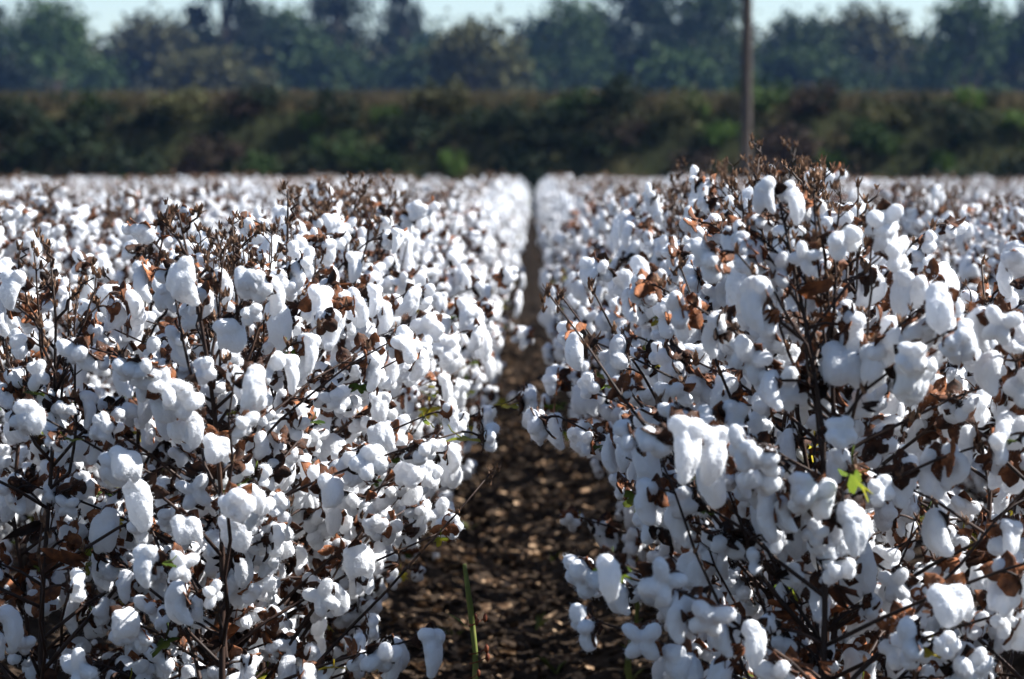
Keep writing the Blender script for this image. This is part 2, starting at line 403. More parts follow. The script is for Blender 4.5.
def plant_plan(seed, tall=1.0, twiggy=0.0):
    """everything that makes one plant: stem/branch meshes and placements of bolls, buds and leaves"""
    r = random.Random(seed); H = r.uniform(1.10, 1.20) * tall
    pts, rad = [], []
    n = 11; lx, ly = r.uniform(-.11, .11), r.uniform(-.09, .09); ph = r.uniform(0, 6)
    for i in range(n):
        t = i / (n - 1)
        pts.append(Vector((lx * t * t + .020 * math.sin(6.5 * t + ph) + r.uniform(-.006, .006), ly * t * t + .016 * math.cos(6 * t + ph), -.03 + (H + .03) * t)))
        rad.append(.0054 * (1 - t) ** .75 + .0016)
    def at(z):
        t = max(0, min(1, (z + .03) / (H + .03))) * (n - 1); i = min(int(t), n - 2); return pts[i].lerp(pts[i + 1], t - i)
    st = MB(); st.tube(pts, rad, 6)
    branches, bolls, buds, dry, green = [], [], [], [], []
    z = .13 + r.uniform(0, .05); az = r.uniform(0, 6.28)
    top_bolls = H - .06 - .07 * twiggy
    while z < H - .02:
        az += 2.4 + r.uniform(-.45, .45); f = z / H
        ln = (.10 + .33 * math.sin(math.pi * min(1, .10 + .92 * f)) ** 1.6) * r.uniform(.8, 1.15) * (1 if f < .78 else max(.22, 1.0 - 2.4 * (f - .78)))
        # rows are hedges: branches are longer across the row than along it does not matter, keep round
        if f < .27: ln *= .72
        p = at(z); d = Vector((math.cos(az), math.sin(az), 0)); el = r.uniform(.45, .95) if f < .75 else r.uniform(.95, 1.3)
        q = [p.copy()]; k = 5; zig = 1
        side = Vector((-d.y, d.x, 0))
        for i in range(1, k + 1):
            t = i / k; e = el * (1 - .45 * t)
            step = ln / k; p = p + d * step * math.cos(e) + Vector((0, 0, step * math.sin(e))) + side * zig * .010; zig = -zig; q.append(p.copy())
        br = MB(); br.tube(q, [.0038 * (1 - .55 * i / k) * (.70 + .4 * (1 - f)) for i in range(k + 1)], 5)
        if z < top_bolls:
            nodes = [1, 2, 2, 3, 3, 4, 4, 5, 5] if ln > .24 else ([2, 3, 4, 5, 5] if ln > .15 else [3, 4, 5])
            for nd in nodes:
                if r.random() < (.76 if f < .8 else .80):
                    ya = az + r.uniform(-1.3, 1.3); pos = q[nd]
                    dv = Vector((math.cos(ya), math.sin(ya), r.uniform(-.3, .35)))
                    base = pos + dv * r.uniform(.012, .034)
                    br.tube([pos, pos.lerp(base, .5) + Vector((0, 0, .003)), base], [.0020, .0018, .0022], 4)
                    bolls.append((base, ya, r.randrange(len(LINT)), r.uniform(.47, .76) * (1.0 if f < .8 else .85), r.randrange(len(BURS)), r.uniform(-.5, .5), r.uniform(-.25, 1.1)))
                elif r.random() < .5:
                    buds.append((q[nd], r.uniform(.006, .010)))
        if z > H - .34 - .1 * twiggy:
            for nd in (2, 3, 4, 5):
                if r.random() < .50 + .45 * twiggy: buds.append((q[nd] + Vector((r.uniform(-.008, .008), r.uniform(-.008, .008), .004)), r.uniform(.0045, .009)))
        if .12 < f < .85 - .2 * twiggy and r.random() < .75: dry.append((q[r.choice([0, 1, 1, 2])] - Vector((r.uniform(-.02, .02), r.uniform(-.02, .02), .02)), r.uniform(0, 6.28), r.randrange(len(DRY)), r.uniform(.5, .9), r.uniform(-.6, .6)))
        if r.random() < .30 and f < .8 - .15 * twiggy: dry.append((q[r.choice([2, 3, 4])] - Vector((0, 0, .02)), r.uniform(0, 6.28), r.randrange(len(DRY)), r.uniform(.35, .62), r.uniform(-.5, .5)))
        if r.random() < (.95 if f < .6 else .30 if f < .74 else 0): green.append((q[r.choice([3, 4, 5, 5])] - Vector((0, 0, .01)), r.uniform(0, 6.28), r.randrange(len(GRN)), r.uniform(.6, 1.2), r.uniform(-1.0, .4)))
        branches.append(br)
        z += r.uniform(.048, .072) * (1 if f < .7 else .8)
    zz = .30                                   # bolls on short stalks close to the main stem
    while zz < top_bolls - .08:
        ya = r.uniform(0, 6.28); pos = at(zz); base = pos + Vector((math.cos(ya), math.sin(ya), r.uniform(.0, .5))) * r.uniform(.035, .085)
        br = MB(); br.tube([pos, pos.lerp(base, .5) + Vector((0, 0, .005)), base], [.0030, .0024, .0022], 5)
        bolls.append((base, ya, r.randrange(len(LINT)), r.uniform(.46, .72), r.randrange(len(BURS)), r.uniform(-.5, .5), r.uniform(-.25, 1.1)))
        branches.append(br); zz += r.uniform(.045, .075) if zz < .6 else r.uniform(.06, .11)
    for vb in range(r.choice([1, 2, 2])):
        az = r.uniform(0, 6.28); z = r.uniform(.22, .5); p = at(z); q = [p.copy()]; ln = r.uniform(.45, .68); k = 7; e0 = r.uniform(.70, 1.15); zig = 1
        d = Vector((math.cos(az), math.sin(az), 0)); side = Vector((-d.y, d.x, 0))
        for i in range(1, k + 1):
            e = e0 + .10 * i / k; p = p + (d * math.cos(e) + Vector((0, 0, math.sin(e)))) * ln / k + side * zig * .008; zig = -zig; q.append(p.copy())
        br = MB(); br.tube(q, [.0044 * (1 - .68 * i / k) for i in range(k + 1)], 5)
        for nd in (3, 4, 5, 6, 7):
            if r.random() < .5:
                ya = az + r.uniform(-1.9, 1.9); base = q[nd] + Vector((math.cos(ya), math.sin(ya), r.uniform(-.2, .3))) * r.uniform(.015, .04)
                br.tube([q[nd], q[nd].lerp(base, .5) + Vector((0, 0, .003)), base], [.0020, .0018, .0022], 4)
                bolls.append((base, ya, r.randrange(len(LINT)), r.uniform(.46, .72), r.randrange(len(BURS)), r.uniform(-.5, .5), r.uniform(-.25, 1.1)))
            elif nd > 4:
                buds.append((q[nd], r.uniform(.005, .009)))
        for i in range(3): buds.append((q[7] + Vector((r.uniform(-.012, .012), r.uniform(-.012, .012), .004 - .014 * i)), r.uniform(.0045, .008)))
        branches.append(br)
    for sh in range(r.choice([4, 5, 5]) if twiggy else r.choice([1, 2, 2])):
        z = H - r.uniform(.20, .38); az = r.uniform(0, 6.28); d = Vector((math.cos(az), math.sin(az), 0)); p = at(z) + d * r.uniform(.0, .04); q = [at(z - .03), p.copy()]
        e = r.uniform(1.05, 1.42); ln = r.uniform(.7, .98) * (H - z); k = 7
        for i in range(k):
            p = p + (d * math.cos(e) + Vector((0, 0, math.sin(e)))) * ln / k + Vector((r.uniform(-.004, .004), r.uniform(-.004, .004), 0)); e = min(1.5, e + .05); q.append(p.copy())
        br = MB(); br.tube(q, [.0032 * (1 - .6 * i / (k + 1)) for i in range(k + 2)], 5)
        for i in range(3, k + 2):
            for j in range(r.choice([1, 2])):
                a = r.uniform(0, 6.28); tip = q[i] + Vector((math.cos(a), math.sin(a), .8)) * r.uniform(.008, .020)
                br.tube([q[i], tip], [.0013, .0010], 3, cap=False); buds.append((tip, r.uniform(.0042, .0078)))
        branches.append(br)
    for i in range(4): buds.append((at(H - .012 * i) + Vector((r.uniform(-.008, .008), r.uniform(-.008, .008), .004 - .02 * i)), r.uniform(.005, .009)))
    return dict(H=H, stem=st, branches=branches, bolls=bolls, buds=buds, dry=dry, green=green, seed=seed)

def boll_mtx(b):
    base, ya, li, s, bi, tx, ty = b
    k = LINT[li][0]
    if k == 'hang': tx, ty = tx * .25, ty * .22
    elif k == 'droop': tx, ty = tx * .5, ty * .4
    return Matrix.Translation(base) @ Euler((tx, ty, ya)).to_matrix().to_4x4() @ Matrix.Diagonal((s, s, s, 1))
def leaf_mtx(l, hang):
    p, a, i, s, t = l
    return Matrix.Translation(p) @ Euler((t if hang else t - .9, 0, a)).to_matrix().to_4x4() @ Matrix.Diagonal((s, s, s, 1))

NPROTO = 16
PLANS = [plant_plan(700 + i) for i in range(NPROTO - 6)] + [plant_plan(800 + i, 1.02, 1.0) for i in range(6)]
for P in PLANS:
    r = random.Random(P['seed'] + 5)
    b = MB()
    for p, s in P['buds']: bud_shape(b, Vector(p), s, r)
    P['bud_mesh'] = b.mesh('dry_buds', [M['twig']], False)
    P['stem_mesh'] = P['stem'].mesh('stem', [M['stem']])
    P['branch_meshes'] = [br.mesh('branch', [M['stem']]) for br in P['branches']]
    j = MB(); j.add(P['stem'].v, P['stem'].f)
    for br in P['branches']: j.add(br.v, br.f)
    P['stem_all'] = j.mesh('stem', [M['stem']])
# lint + bur in one mesh, for bolls too far to tell the two apart
JOINED = {}
def joined(li, bi, lod):
    k = (li, bi % 3, lod)
    if k not in JOINED:
        V1, T1, _ = mesh_data(LINT[li][1][lod]); V2, T2, _ = mesh_data(BURS[bi % 3])
        me = mesh_np('boll', np.concatenate([V1, V2]), np.concatenate([T1, T2 + len(V1)]), [M['lint'], M['bur']], True, [0] * len(T1) + [1] * len(T2))
        JOINED[k] = me
    return JOINED[k]

def make_plant(P, loc, rz, sc, near):
    root = empty('cotton_plant', loc, rz, sc)
    if near:
        st = ob('stem', P['stem_mesh'], root)
        for bm_ in P['branch_meshes']: ob('branch', bm_, st)
    else:
        ob('stem', P['stem_all'], root)
    for bl in P['bolls']:
        if near:
            o = ob('boll', LINT[bl[2]][1][0], root, boll_mtx(bl)); ob('bur', BURS[bl[4]], o)
        else:
            ob('boll', joined(bl[2], bl[4], 1), root, boll_mtx(bl))
    tag(ob('dry_buds', P['bud_mesh'], root), kind='stuff')
    for l in P['dry']: ob('dry_leaf', DRY[l[2]], root, leaf_mtx(l, True))
    for l in P['green']: ob('green_leaf', GRN[l[2]], root, leaf_mtx(l, False))
    return root

# ------------------------------------------------------------------ cotton: planting the rows
def project(x, y, z):
    v = cam.matrix_basis.inverted() if False else None
    th = math.atan((VPX - 512) / FPX); pi_ = math.atan((339.5 - HORIZON) / FPX)
    xx = x * math.cos(th) + y * math.sin(th); yy = -x * math.sin(th) + y * math.cos(th)
    zz = z - EYE; dep = yy * math.cos(pi_) - zz * math.sin(pi_); up = yy * math.sin(pi_) + zz * math.cos(pi_)
    return (512 + FPX * xx / dep, 339.5 - FPX * up / dep, dep) if dep > .2 else None
cand = []
row_r = random.Random(42)
ROWNAME = {0: 'L1', 1: 'R1'}
for ri in range(-5, 7):
    x0 = L1 + ri * PITCH
    y = 4.0 if ri == 1 else 4.45 + row_r.uniform(-.1, .25)
    while y < 22:
        pr = project(x0, y, .85)
        m_ = FPX / y * .25
        if pr and -m_ < pr[0] < 1024 + m_: cand.append((y + abs(ri - .5) * .35, ri, x0 + row_r.uniform(-.035, .035), y))
        y += row_r.uniform(.14, .19)
cand.sort()
cand = [(0, 0, L1 - .30, 4.75), (0, 0, L1 - .40, 5.15), (0, 0, L1 - .28, 5.6), (0, 1, R1 + .30, 4.25), (0, 1, R1 + .36, 4.7)] + cand
chosen = cand[:300]
LAST = {}
for _, ri, x, y in chosen: LAST[ri] = max(LAST.get(ri, 0), y)
FIRST = {}
for _, ri, x, y in chosen: FIRST[ri] = min(FIRST.get(ri, 99), y)
ORD = ['nearest', 'second nearest', 'third nearest', 'fourth nearest', 'fifth nearest', 'sixth nearest', 'seventh nearest', 'eighth nearest']
count = {}
pr_ = random.Random(9)
for _, ri, x, y in sorted(chosen, key=lambda c: c[3]):
    k = count.get(ri, 0); count[ri] = k + 1
    tw = (ri == 1 and 4.4 < y < 8 and pr_.random() < .75) or (ri == 0 and y < 8 and pr_.random() < .18) or pr_.random() < .12
    P = PLANS[pr_.randrange(NPROTO - 6, NPROTO)] if tw else PLANS[pr_.randrange(0, NPROTO - 6)]
    sc = pr_.uniform(.97, 1.05) * (1.0 if y < 10 else .98)
    o = make_plant(P, (x, y, gz(x, y) - .01), pr_.uniform(0, 6.283), sc, y < 9.0)
    wide = 1.0
    if ri == 1: wide = .96 if y < 5.4 else .90 if y < 6.5 else .86
    if ri == 0: wide = 1.0 if y < 9 else .92
    if ri == 1 and y < 8: sc *= 1.045
    o.scale = (sc * wide, sc * (1 + (wide - 1) * .4), sc)
    if wide != 1: o.rotation_euler.z = pr_.choice([0, 1.0, 2.1, 3.14, 4.2, 5.2]) if wide < 1 else pr_.choice([0, 3.1416]) + pr_.uniform(-.3, .3)
    side = 'left' if ri <= 0 else 'right'; nth = -ri if ri <= 0 else ri - 1
    rown = ['the first row %s of the furrow', 'the second row %s of the furrow', 'the third row %s of the furrow', 'the fourth row %s of the furrow', 'the fifth row %s of the furrow', 'the sixth row %s of the furrow'][nth] % side
    look = 'twig-topped' if tw else 'white-bolled'
    if k < 8 and nth < 2:
        lab = '%s cotton plant, %s in %s' % (look, ORD[k], rown)
    elif y < 9.0:
        lab = '%s cotton plant %s in %s' % (look, 'close to the near end' if y < 5.6 else 'a few steps back' if y < 7.2 else 'midway back, still fairly sharp,', rown)
    else:
        lab = 'blurred %s cotton plant %s in %s' % (look, 'halfway back' if y < 12 else 'far back', rown)
    tag(o, lab, 'cotton plant', 'cotton plants standing in rows')

# the rest of the field: one mass, instanced row segments
def segment_mesh(seed, nplants=6):
    r = random.Random(seed); VV, TT, MI, off = [], [], [], 0
    def put(me, mtx, mi):
        nonlocal off
        V1, T1, m1 = me; a = np.array(mtx)
        VV.append(V1 @ a[:3, :3].T + a[:3, 3]); TT.append(T1 + off); off += len(V1)
        MI.append(np.full(len(T1), mi) if mi is not None else m1)
    cache = {}
    def md(key, me):
        if key not in cache: cache[key] = mesh_data(me)
        return cache[key]
    for i in range(nplants):
        P = PLANS[r.randrange(NPROTO - 6)] if r.random() > .14 else PLANS[r.randrange(NPROTO - 6, NPROTO)]
        s = r.uniform(.93, 1.05)
        T = Matrix.Translation((r.uniform(-.035, .035), (i + .5) / nplants - .5 + r.uniform(-.03, .03), -.01)) @ Euler((0, 0, r.uniform(0, 6.28))).to_matrix().to_4x4() @ Matrix.Diagonal((s, s, s, 1))
        st = MB(); st.tube(P['stem'].v[0:1] and [(0, 0, -.03), (0, 0, P['H'] * .5), (0.02, 0, P['H'])], [.006, .005, .002], 3)
        for br in P['branches']:
            ring = [Vector(np.mean(br.v[5 * q:5 * q + 5], axis=0)) for q in ((0, 3, 5) if len(br.v) >= 30 else (0, 1, 2))]; st.tube(ring, [.003, .0024, .0018], 3, cap=False)
        put(mesh_data(st.mesh('t', [])), T, 2)
        for bl in P['bolls']:
            if r.random() < .24: continue
            put(md(('l', bl[2]), LINT[bl[2]][1][2]), T @ boll_mtx(bl), 0)
            if r.random() < .9:
                q = T @ boll_mtx(bl); a = r.uniform(0, 6.28)
                tri = (np.array([(-.008, 0, 0), (.012, .03 * math.cos(a), .03 * math.sin(a)), (.0, .034 * math.cos(a + 1), .034 * math.sin(a + 1)), (.010, .03 * math.cos(a + 2), .03 * math.sin(a + 2)), (-.004, .03 * math.cos(a + 3.4), .03 * math.sin(a + 3.4)), (.0, .03 * math.cos(a + 4.2), .03 * math.sin(a + 4.2))], np.float32), np.array([(0, 1, 2), (0, 2, 3), (0, 4, 5)]), None)
                put(tri, q, 1)
        bb = []
        for p, s_ in P['buds']:
            for k in range(2):
                bb.append((Vector(p), s_))
        for p, s_ in bb:
            d = [Vector((r.uniform(-1, 1), r.uniform(-1, 1), r.uniform(-1, 1))) * s_ * 2.3 for _ in range(3)]
            put((np.array([p + q for q in d], np.float32), np.array([(0, 1, 2)]), None), T, 3)
        for l in P['dry']:
            p = l[0]; d = [Vector((r.uniform(-1, 1), r.uniform(-1, 1), r.uniform(-1.2, .6))) * .035 for _ in range(4)]
            put((np.array([p + q for q in d], np.float32), np.array([(0, 1, 2), (0, 2, 3)]), None), T, 4)
        for l in P['green']:
            p = l[0]; d = [Vector((r.uniform(-1, 1), r.uniform(-1, 1), r.uniform(-.6, .6))) * .03 for _ in range(4)]
            put((np.array([p + q for q in d], np.float32), np.array([(0, 1, 2), (0, 2, 3)]), None), T, 5)
    return mesh_np('row_segment', np.concatenate(VV), np.concatenate(TT), [M['lint'], M['bur'], M['stem'], M['twig'], M['dryleaf'], M['greenleaf']], True, np.concatenate(MI))
SEG = [bpy.data.objects.new('row_segment', segment_mesh(900 + i)) for i in range(5)]
def scatter(name, protos, pts, rots, scls, idx):
    """one object whose geometry nodes place the prototypes' meshes on its points"""
    me = bpy.data.meshes.new(name); me.from_pydata(pts, [], [])
    a = me.attributes.new('rot', 'FLOAT_VECTOR', 'POINT'); a.data.foreach_set('vector', np.asarray(rots, np.float32).ravel())
    a = me.attributes.new('scl', 'FLOAT_VECTOR', 'POINT'); a.data.foreach_set('vector', np.asarray(scls, np.float32).ravel())
    a = me.attributes.new('idx', 'INT', 'POINT'); a.data.foreach_set('value', np.asarray(idx, np.int32))
    o = ob(name, me)
    ng = bpy.data.node_groups.new(name, 'GeometryNodeTree')
    ng.interface.new_socket('Geometry', in_out='INPUT', socket_type='NodeSocketGeometry')
    ng.interface.new_socket('Geometry', in_out='OUTPUT', socket_type='NodeSocketGeometry')
    N = ng.nodes.new; L = ng.links.new
    gi, go = N('NodeGroupInput'), N('NodeGroupOutput'); ip = N('GeometryNodeInstanceOnPoints'); jn = N('GeometryNodeJoinGeometry')
    for p in protos:
        oi = N('GeometryNodeObjectInfo'); oi.inputs['Object'].default_value = p; oi.inputs['As Instance'].default_value = False
        gt = N('GeometryNodeGeometryToInstance'); L(oi.outputs['Geometry'], gt.inputs[0]); L(gt.outputs[0], jn.inputs[0])
    def na(nm, tp):
        q = N('GeometryNodeInputNamedAttribute'); q.data_type = tp; q.inputs['Name'].default_value = nm; return q.outputs['Attribute']
    L(gi.outputs[0], ip.inputs['Points']); L(jn.outputs[0], ip.inputs['Instance']); ip.inputs['Pick Instance'].default_value = True
    L(na('idx', 'INT'), ip.inputs['Instance Index']); L(na('rot', 'FLOAT_VECTOR'), ip.inputs['Rotation']); L(na('scl', 'FLOAT_VECTOR'), ip.inputs['Scale'])
    L(ip.outputs[0], go.inputs[0])
    md = o.modifiers.new('scatter', 'NODES'); md.node_group = ng
    return o
FIELD_END = 78.0
pts, rots, scls, idx = [], [], [], []
fr = random.Random(77)
for ri in range(-26, 28):
    x0 = L1 + ri * PITCH
    y = LAST[ri] + .55 if ri in LAST else 5.0
    yy = FIRST.get(ri, 0) - .6                # the near end of rows that start outside the frame
    while yy > 4.8:
        pts.append((x0, yy, 0)); rots.append((0, 0, fr.choice([0, math.pi]))); scls.append((1, 1, fr.uniform(.95, 1.05))); idx.append(fr.randrange(5)); yy -= 1.0
    while y < FIELD_END:
        if abs(x0) < 3.5 + y * .42:
            s = fr.uniform(.88, 1.04) * (1 + .10 * noise.noise((x0 * .3, y * .25, 0)))
            pts.append((x0 + fr.uniform(-.03, .03) + (.02 if ri == 0 else 0), y, bed(x0) * .5)); rots.append((0, 0, fr.choice([0, math.pi]))); scls.append((fr.uniform(.98, 1.14) * (.86 if ri == 0 else .80 if ri == 1 else .92), 1.02, s)); idx.append(fr.randrange(5))
        y += 1.0
tag(scatter('cotton_field', SEG, pts, rots, scls, idx), 'blurred mass of far cotton rows reaching to the levee', 'cotton field', kind='stuff')

# ------------------------------------------------------------------ small things in the furrow
def weed(name, x, y, h, seed, label, red=True):
    r = random.Random(seed); t = empty(name, (x, y, gz(x, y) - .01))
    pts = [(0.012 * math.sin(i * .9 + seed), .01 * math.cos(i), h * i / 8) for i in range(9)]
    b = MB(); b.tube(pts, [(.0100 - .0007 * i) * (1.22 if i % 2 else .92) for i in range(9)], 6); ob('stem', b.mesh('stem', [M['weed']]), t)
    for i in range(9):
        z = h * r.uniform(.12, .95); a = r.uniform(0, 6.28); l = r.uniform(.025, .05); c, s = math.cos(a), math.sin(a)
        q = MB(); w_ = l * .16
        V_ = [(0, 0, z), (c * l * .5 - s * w_, s * l * .5 + c * w_, z + l * .45), (c * l, s * l, z + l * .7), (c * l * .5 + s * w_, s * l * .5 - c * w_, z + l * .42), (c * l * .5, s * l * .5, z + l * .35)]
        q.add(V_, [(0, 4, 1), (1, 4, 2), (2, 4, 3), (3, 4, 0)])
        ob('leaf', q.mesh('leaf', [M['weed']]), t)
    if red:
        for i in range(7):
            z = h * r.uniform(.62, .86); q = MB(); a = r.uniform(-2.6, 1.2); px, py = r.uniform(.012, .035) * math.cos(a), .024 * math.sin(a)
            v = ICO1[0] * np.array([.0045, .0045, .009]) * r.uniform(.7, 1.2) + np.array([px, py, z]); q.add(v, [tuple(f) for f in ICO1[1]])
            q.tube([(0, 0, z - .012), (px * .5, py * .5, z - .008), (px, py, z)], [.0012, .001, .001], 4)
            ob('seed_pod', q.mesh('seed_pod', [M['weedred']]), t)
    return tag(t, label, 'weed')
weed('furrow_weed', -.112, 4.9, .62, 3, 'thin green weed stalk with reddish pods in the furrow')
weed('furrow_weed', .235, 6.55, .30, 8, 'dull green weed stalk under the bolls right of the furrow', False)
def sprout(x, y, seed, label):
    r = random.Random(seed); t = empty('green_sprout', (x, y, gz(x, y) - .004))
    for i in range(4):
        a = r.uniform(0, 6.28); l = r.uniform(.03, .055); c, s = math.cos(a), math.sin(a); w_ = .004
        q = MB(); q.add([(-s * w_, c * w_, 0), (s * w_, -c * w_, 0), (c * l * .4 + s * w_, s * l * .4 - c * w_, l * .7), (c * l, s * l, l), (c * l * .4 - s * w_, s * l * .4 + c * w_, l * .7)], [(0, 1, 2, 3, 4)])
        ob('blade', q.mesh('blade', [M['weed']]), t)
    tag(t, label, 'sprout', 'sprouts on the bare furrow')
def on_ground(px, py):
    u = (px - VPX) / FPX; v = (py - HORIZON) / FPX; d = EYE / v; return u * d, d
for i, (px, py, lb) in enumerate([(556, 655, 'tiny bright green sprout on dark soil at the bottom of the furrow'), (537, 612, 'tiny yellow-green sprout in the middle of the furrow soil'),
                                  (552, 548, 'tiny green sprout beside the right row in the furrow'), (452, 628, 'small green sprout among leaf litter left of the weed stalk'), (470, 520, 'small green sprout close to the left row in the furrow')]):
    x, yv = on_ground(px, py); sprout(x, yv, 50 + i, lb)
def straw(a, b_, label, seed):
    r = random.Random(seed); A, B = Vector(a), Vector(b_); pts = [A.lerp(B, t / 6) + Vector((0, 0, .02 * math.sin(math.pi * t / 6))) + Vector((r.uniform(-.004, .004),) * 3) for t in range(7)]
    m_ = MB(); m_.tube(pts, [.0022 - .0002 * i for i in range(7)], 5); tag(ob('dry_stalk', m_.mesh('dry_stalk', [M['straw']])), label, 'dry stalk')
x, yv = on_ground(513, 583); straw((x - .03, yv + .03, gz(x, yv) + .006), (x + .05, yv - .02, gz(x, yv) + .014), 'pale straw lying on the soil of the furrow', 1)
straw((L1 + .26, 9.3, .36), (.06, 9.2, .50), 'thin dry stalk reaching across the furrow between the rows', 2)
straw((L1 + .30, 12.2, .62), (.08, 12.3, .48), 'thin dry stalk drooping from the left row over the far furrow', 4)
for i, (px, py, lb) in enumerate([(573, 512, 'tuft of fallen white lint on the soil beside the right row'), (432, 560, 'grey tuft of fallen lint on the soil beneath the left row')]):
    x, yv = on_ground(px, py); me = LINT[i][1][1]
    o = ob('lint_tuft', me); o.location = (x, yv, gz(x, yv) + .006); o.scale = (.55, .5, .3); tag(o, lb, 'cotton tuft', 'fallen lint on the soil')

# ------------------------------------------------------------------ levee
LV0, LV1, LV2, LV3, LVH = 83.0, 86.6, 92.0, 98.0, 3.35
def levee_z(y, x=0):
    if y < LV0 or y > LV3: h = 0
    elif y < LV1: t = (y - LV0) / (LV1 - LV0); h = LVH * t * t * (3 - 2 * t)
    elif y < LV2: h = LVH
    else: t = 1 - (y - LV2) / (LV3 - LV2); h = LVH * t * t * (3 - 2 * t)
    return h
lx_ = [-400, -200, -100] + [-60 + 1.0 * i for i in range(121)] + [100, 200, 400]
ly_ = [LV0 - .5 + .5 * i for i in range(34)]
V = [(x, y, levee_z(y) + .12 * noise.noise((x * .6, y * .6, 3)) - (.1 if y <= LV0 else 0)) for y in ly_ for x in lx_]
nx = len(lx_)
F = [(j * nx + i, j * nx + i + 1, (j + 1) * nx + i + 1, (j + 1) * nx + i) for j in range(len(ly_) - 1) for i in range(nx - 1)]
tag(ob('levee', mesh_np('levee', V, F, [M['levee']], True)), 'long earthen levee bank closing off the field', kind='structure')

def bush_mesh(seed, n, rx, rz, leaf, matl, clumps=14):
    g = np.random.default_rng(seed); C = []
    for i in range(clumps):
        a = g.uniform(0, 6.28); rr = rx * math.sqrt(g.random()) * .85; z = rz * (.25 + .75 * g.random()) * (1 - .45 * (rr / rx) ** 2)
        c = np.array([rr * math.cos(a), rr * math.sin(a), z])
        C.append(c + g.normal(0, 1, (n // clumps, 3)) * np.array([rx * .20, rx * .20, rz * .16]))
    C = np.concatenate(C); C[:, 2] = np.abs(C[:, 2])
    V_, F_ = quads(C, leaf, seed)
    return mesh_np('foliage', V_, F_, [matl])
def stems_mesh(seed, rx, rz, n=6, w_=.02):
    r = random.Random(seed); b = MB()
    for i in range(n):
        a = r.uniform(0, 6.28); q = r.uniform(.2, .8) * rx
        b.tube([(0, 0, -.05), (.4 * q * math.cos(a), .4 * q * math.sin(a), rz * .45), (q * math.cos(a), q * math.sin(a), rz * .85)], [w_, w_ * .7, w_ * .3], 4)
    return b.mesh('stems', [M['bark']])
BK = ['dark', 'dark', 'green', 'bright', 'olive', 'rust', 'tan']
BLAB = {'dark': 'dark green bush', 'green': 'mid green weedy bush', 'bright': 'bright green bush', 'olive': 'olive green scrubby bush', 'rust': 'rusty brown weed clump', 'tan': 'pale tan dry weed clump'}
BUSH = {}
for i, k in enumerate(dict.fromkeys(BK)):
    BUSH[k] = [(bush_mesh(1000 + i * 7 + j, 700, .95, 1.15, .085, M['f_' + k]), stems_mesh(1100 + i * 7 + j, .8, 1.0)) for j in range(2)]
br_ = random.Random(21)
def put_bush(x, y, k, s, sz, label=None):
    if k == 'bright': s *= .62; sz *= .72
    t = empty('levee_bush', (x, y, levee_z(y) - .05), br_.uniform(0, 6.28)); t.scale = (s, s, sz)
    f, st = br_.choice(BUSH[k]); ob('foliage', f, t); ob('stems', st, t)
    where = 'at the foot of the levee' if y < 84.1 else 'low on the levee slope' if y < 85.3 else 'halfway up the levee slope' if y < 86.5 else 'high on the levee slope' if y < 87.8 else 'on the levee crest'
    part = 'far left' if x < -8 else 'left of the furrow' if x < -1.5 else 'straight behind the furrow' if x < 1.5 else 'between furrow and pole' if x < 6 else 'right of the pole'
    tag(t, '%s %s, %s' % (BLAB[k], where, part), 'bush', 'bushes and weeds covering the levee')
for yy, n, ks, s0 in [(83.4, 36, ['dark', 'dark', 'dark', 'dark', 'green'], 1.0), (84.7, 34, ['dark', 'dark', 'green', 'bright', 'rust', 'dark'], .95), (85.9, 34, ['dark', 'green', 'bright', 'rust', 'olive', 'dark'], .9),
                      (86.8, 34, ['rust', 'dark', 'olive', 'dark', 'green', 'dark'], .45), (88.6, 34, ['rust', 'tan', 'olive', 'olive', 'tan'], .50)]:
    for i in range(n):
        x = -21 + 42 * (i + .5) / n + br_.uniform(-.6, .6)
        put_bush(x, yy + br_.uniform(-.5, .5), br_.choice(ks), s0 * br_.uniform(.75, 1.2), s0 * br_.uniform(.6, 1.05))
# dry grass along the crest and between the bushes
g = np.random.default_rng(31); n = 26000
gx = g.uniform(-24, 24, n); gy = np.where(g.random(n) < .62, g.uniform(86.2, 88.6, n), g.uniform(83.2, 88, n))
gh = g.uniform(.25, .72, n); la = g.uniform(0, 6.28, n); le = g.uniform(.0, .35, n) * gh
z0 = np.array([levee_z(a) for a in gy]) - .03; wd = .02
Vg = np.stack([np.stack([gx - wd, gy, z0], 1), np.stack([gx + wd, gy, z0], 1), np.stack([gx + le * np.cos(la) + wd * .3, gy + le * np.sin(la), z0 + gh], 1)], 1).reshape(-1, 3)
tag(ob('levee_grass', mesh_np('levee_grass', Vg, np.arange(n * 3).reshape(-1, 3), [M['f_tan'], M['f_olive'], M['f_rust']], False, np.where(gy > 86.0, g.choice([0, 0, 0, 1, 2], n), g.choice([1, 1, 2], n)))), 'dry tan grass along the crest of the levee', 'grass', kind='stuff')

# ------------------------------------------------------------------ utility pole
px_ = (745 - VPX) / FPX * 70
t = empty('utility_pole', (px_, 70, 0))
b = MB(); b.tube([(.03 * z / 9, 0, z) for z in (-.3, 1, 3, 5, 7, 9.2)], [.155, .150, .142, .134, .126, .115], 14); ob('shaft', b.mesh('shaft', [M['pole']]), t)
b = MB(); b.tube([(-.02, -.165, z) for z in (.2, 2.4)], [.018, .018], 6); ob('ground_wire_cover', b.mesh('ground_wire_cover', [M['pole']]), t)
b = MB(); b.tube([(-1.2, -.17, 8.6), (1.2, -.17, 8.6)], [.06, .06], 4); ob('crossarm', b.mesh('crossarm', [M['pole']], False), t)
for xx in (-1.05, 0.45, 1.05):
    b = MB(); b.tube([(xx, -.17, 8.62), (xx, -.17, 8.72), (xx, -.17, 8.76), (xx, -.17, 8.84)], [.018, .018, .05, .035], 8); ob('insulator', b.mesh('insulator', [M['metal']]), t)
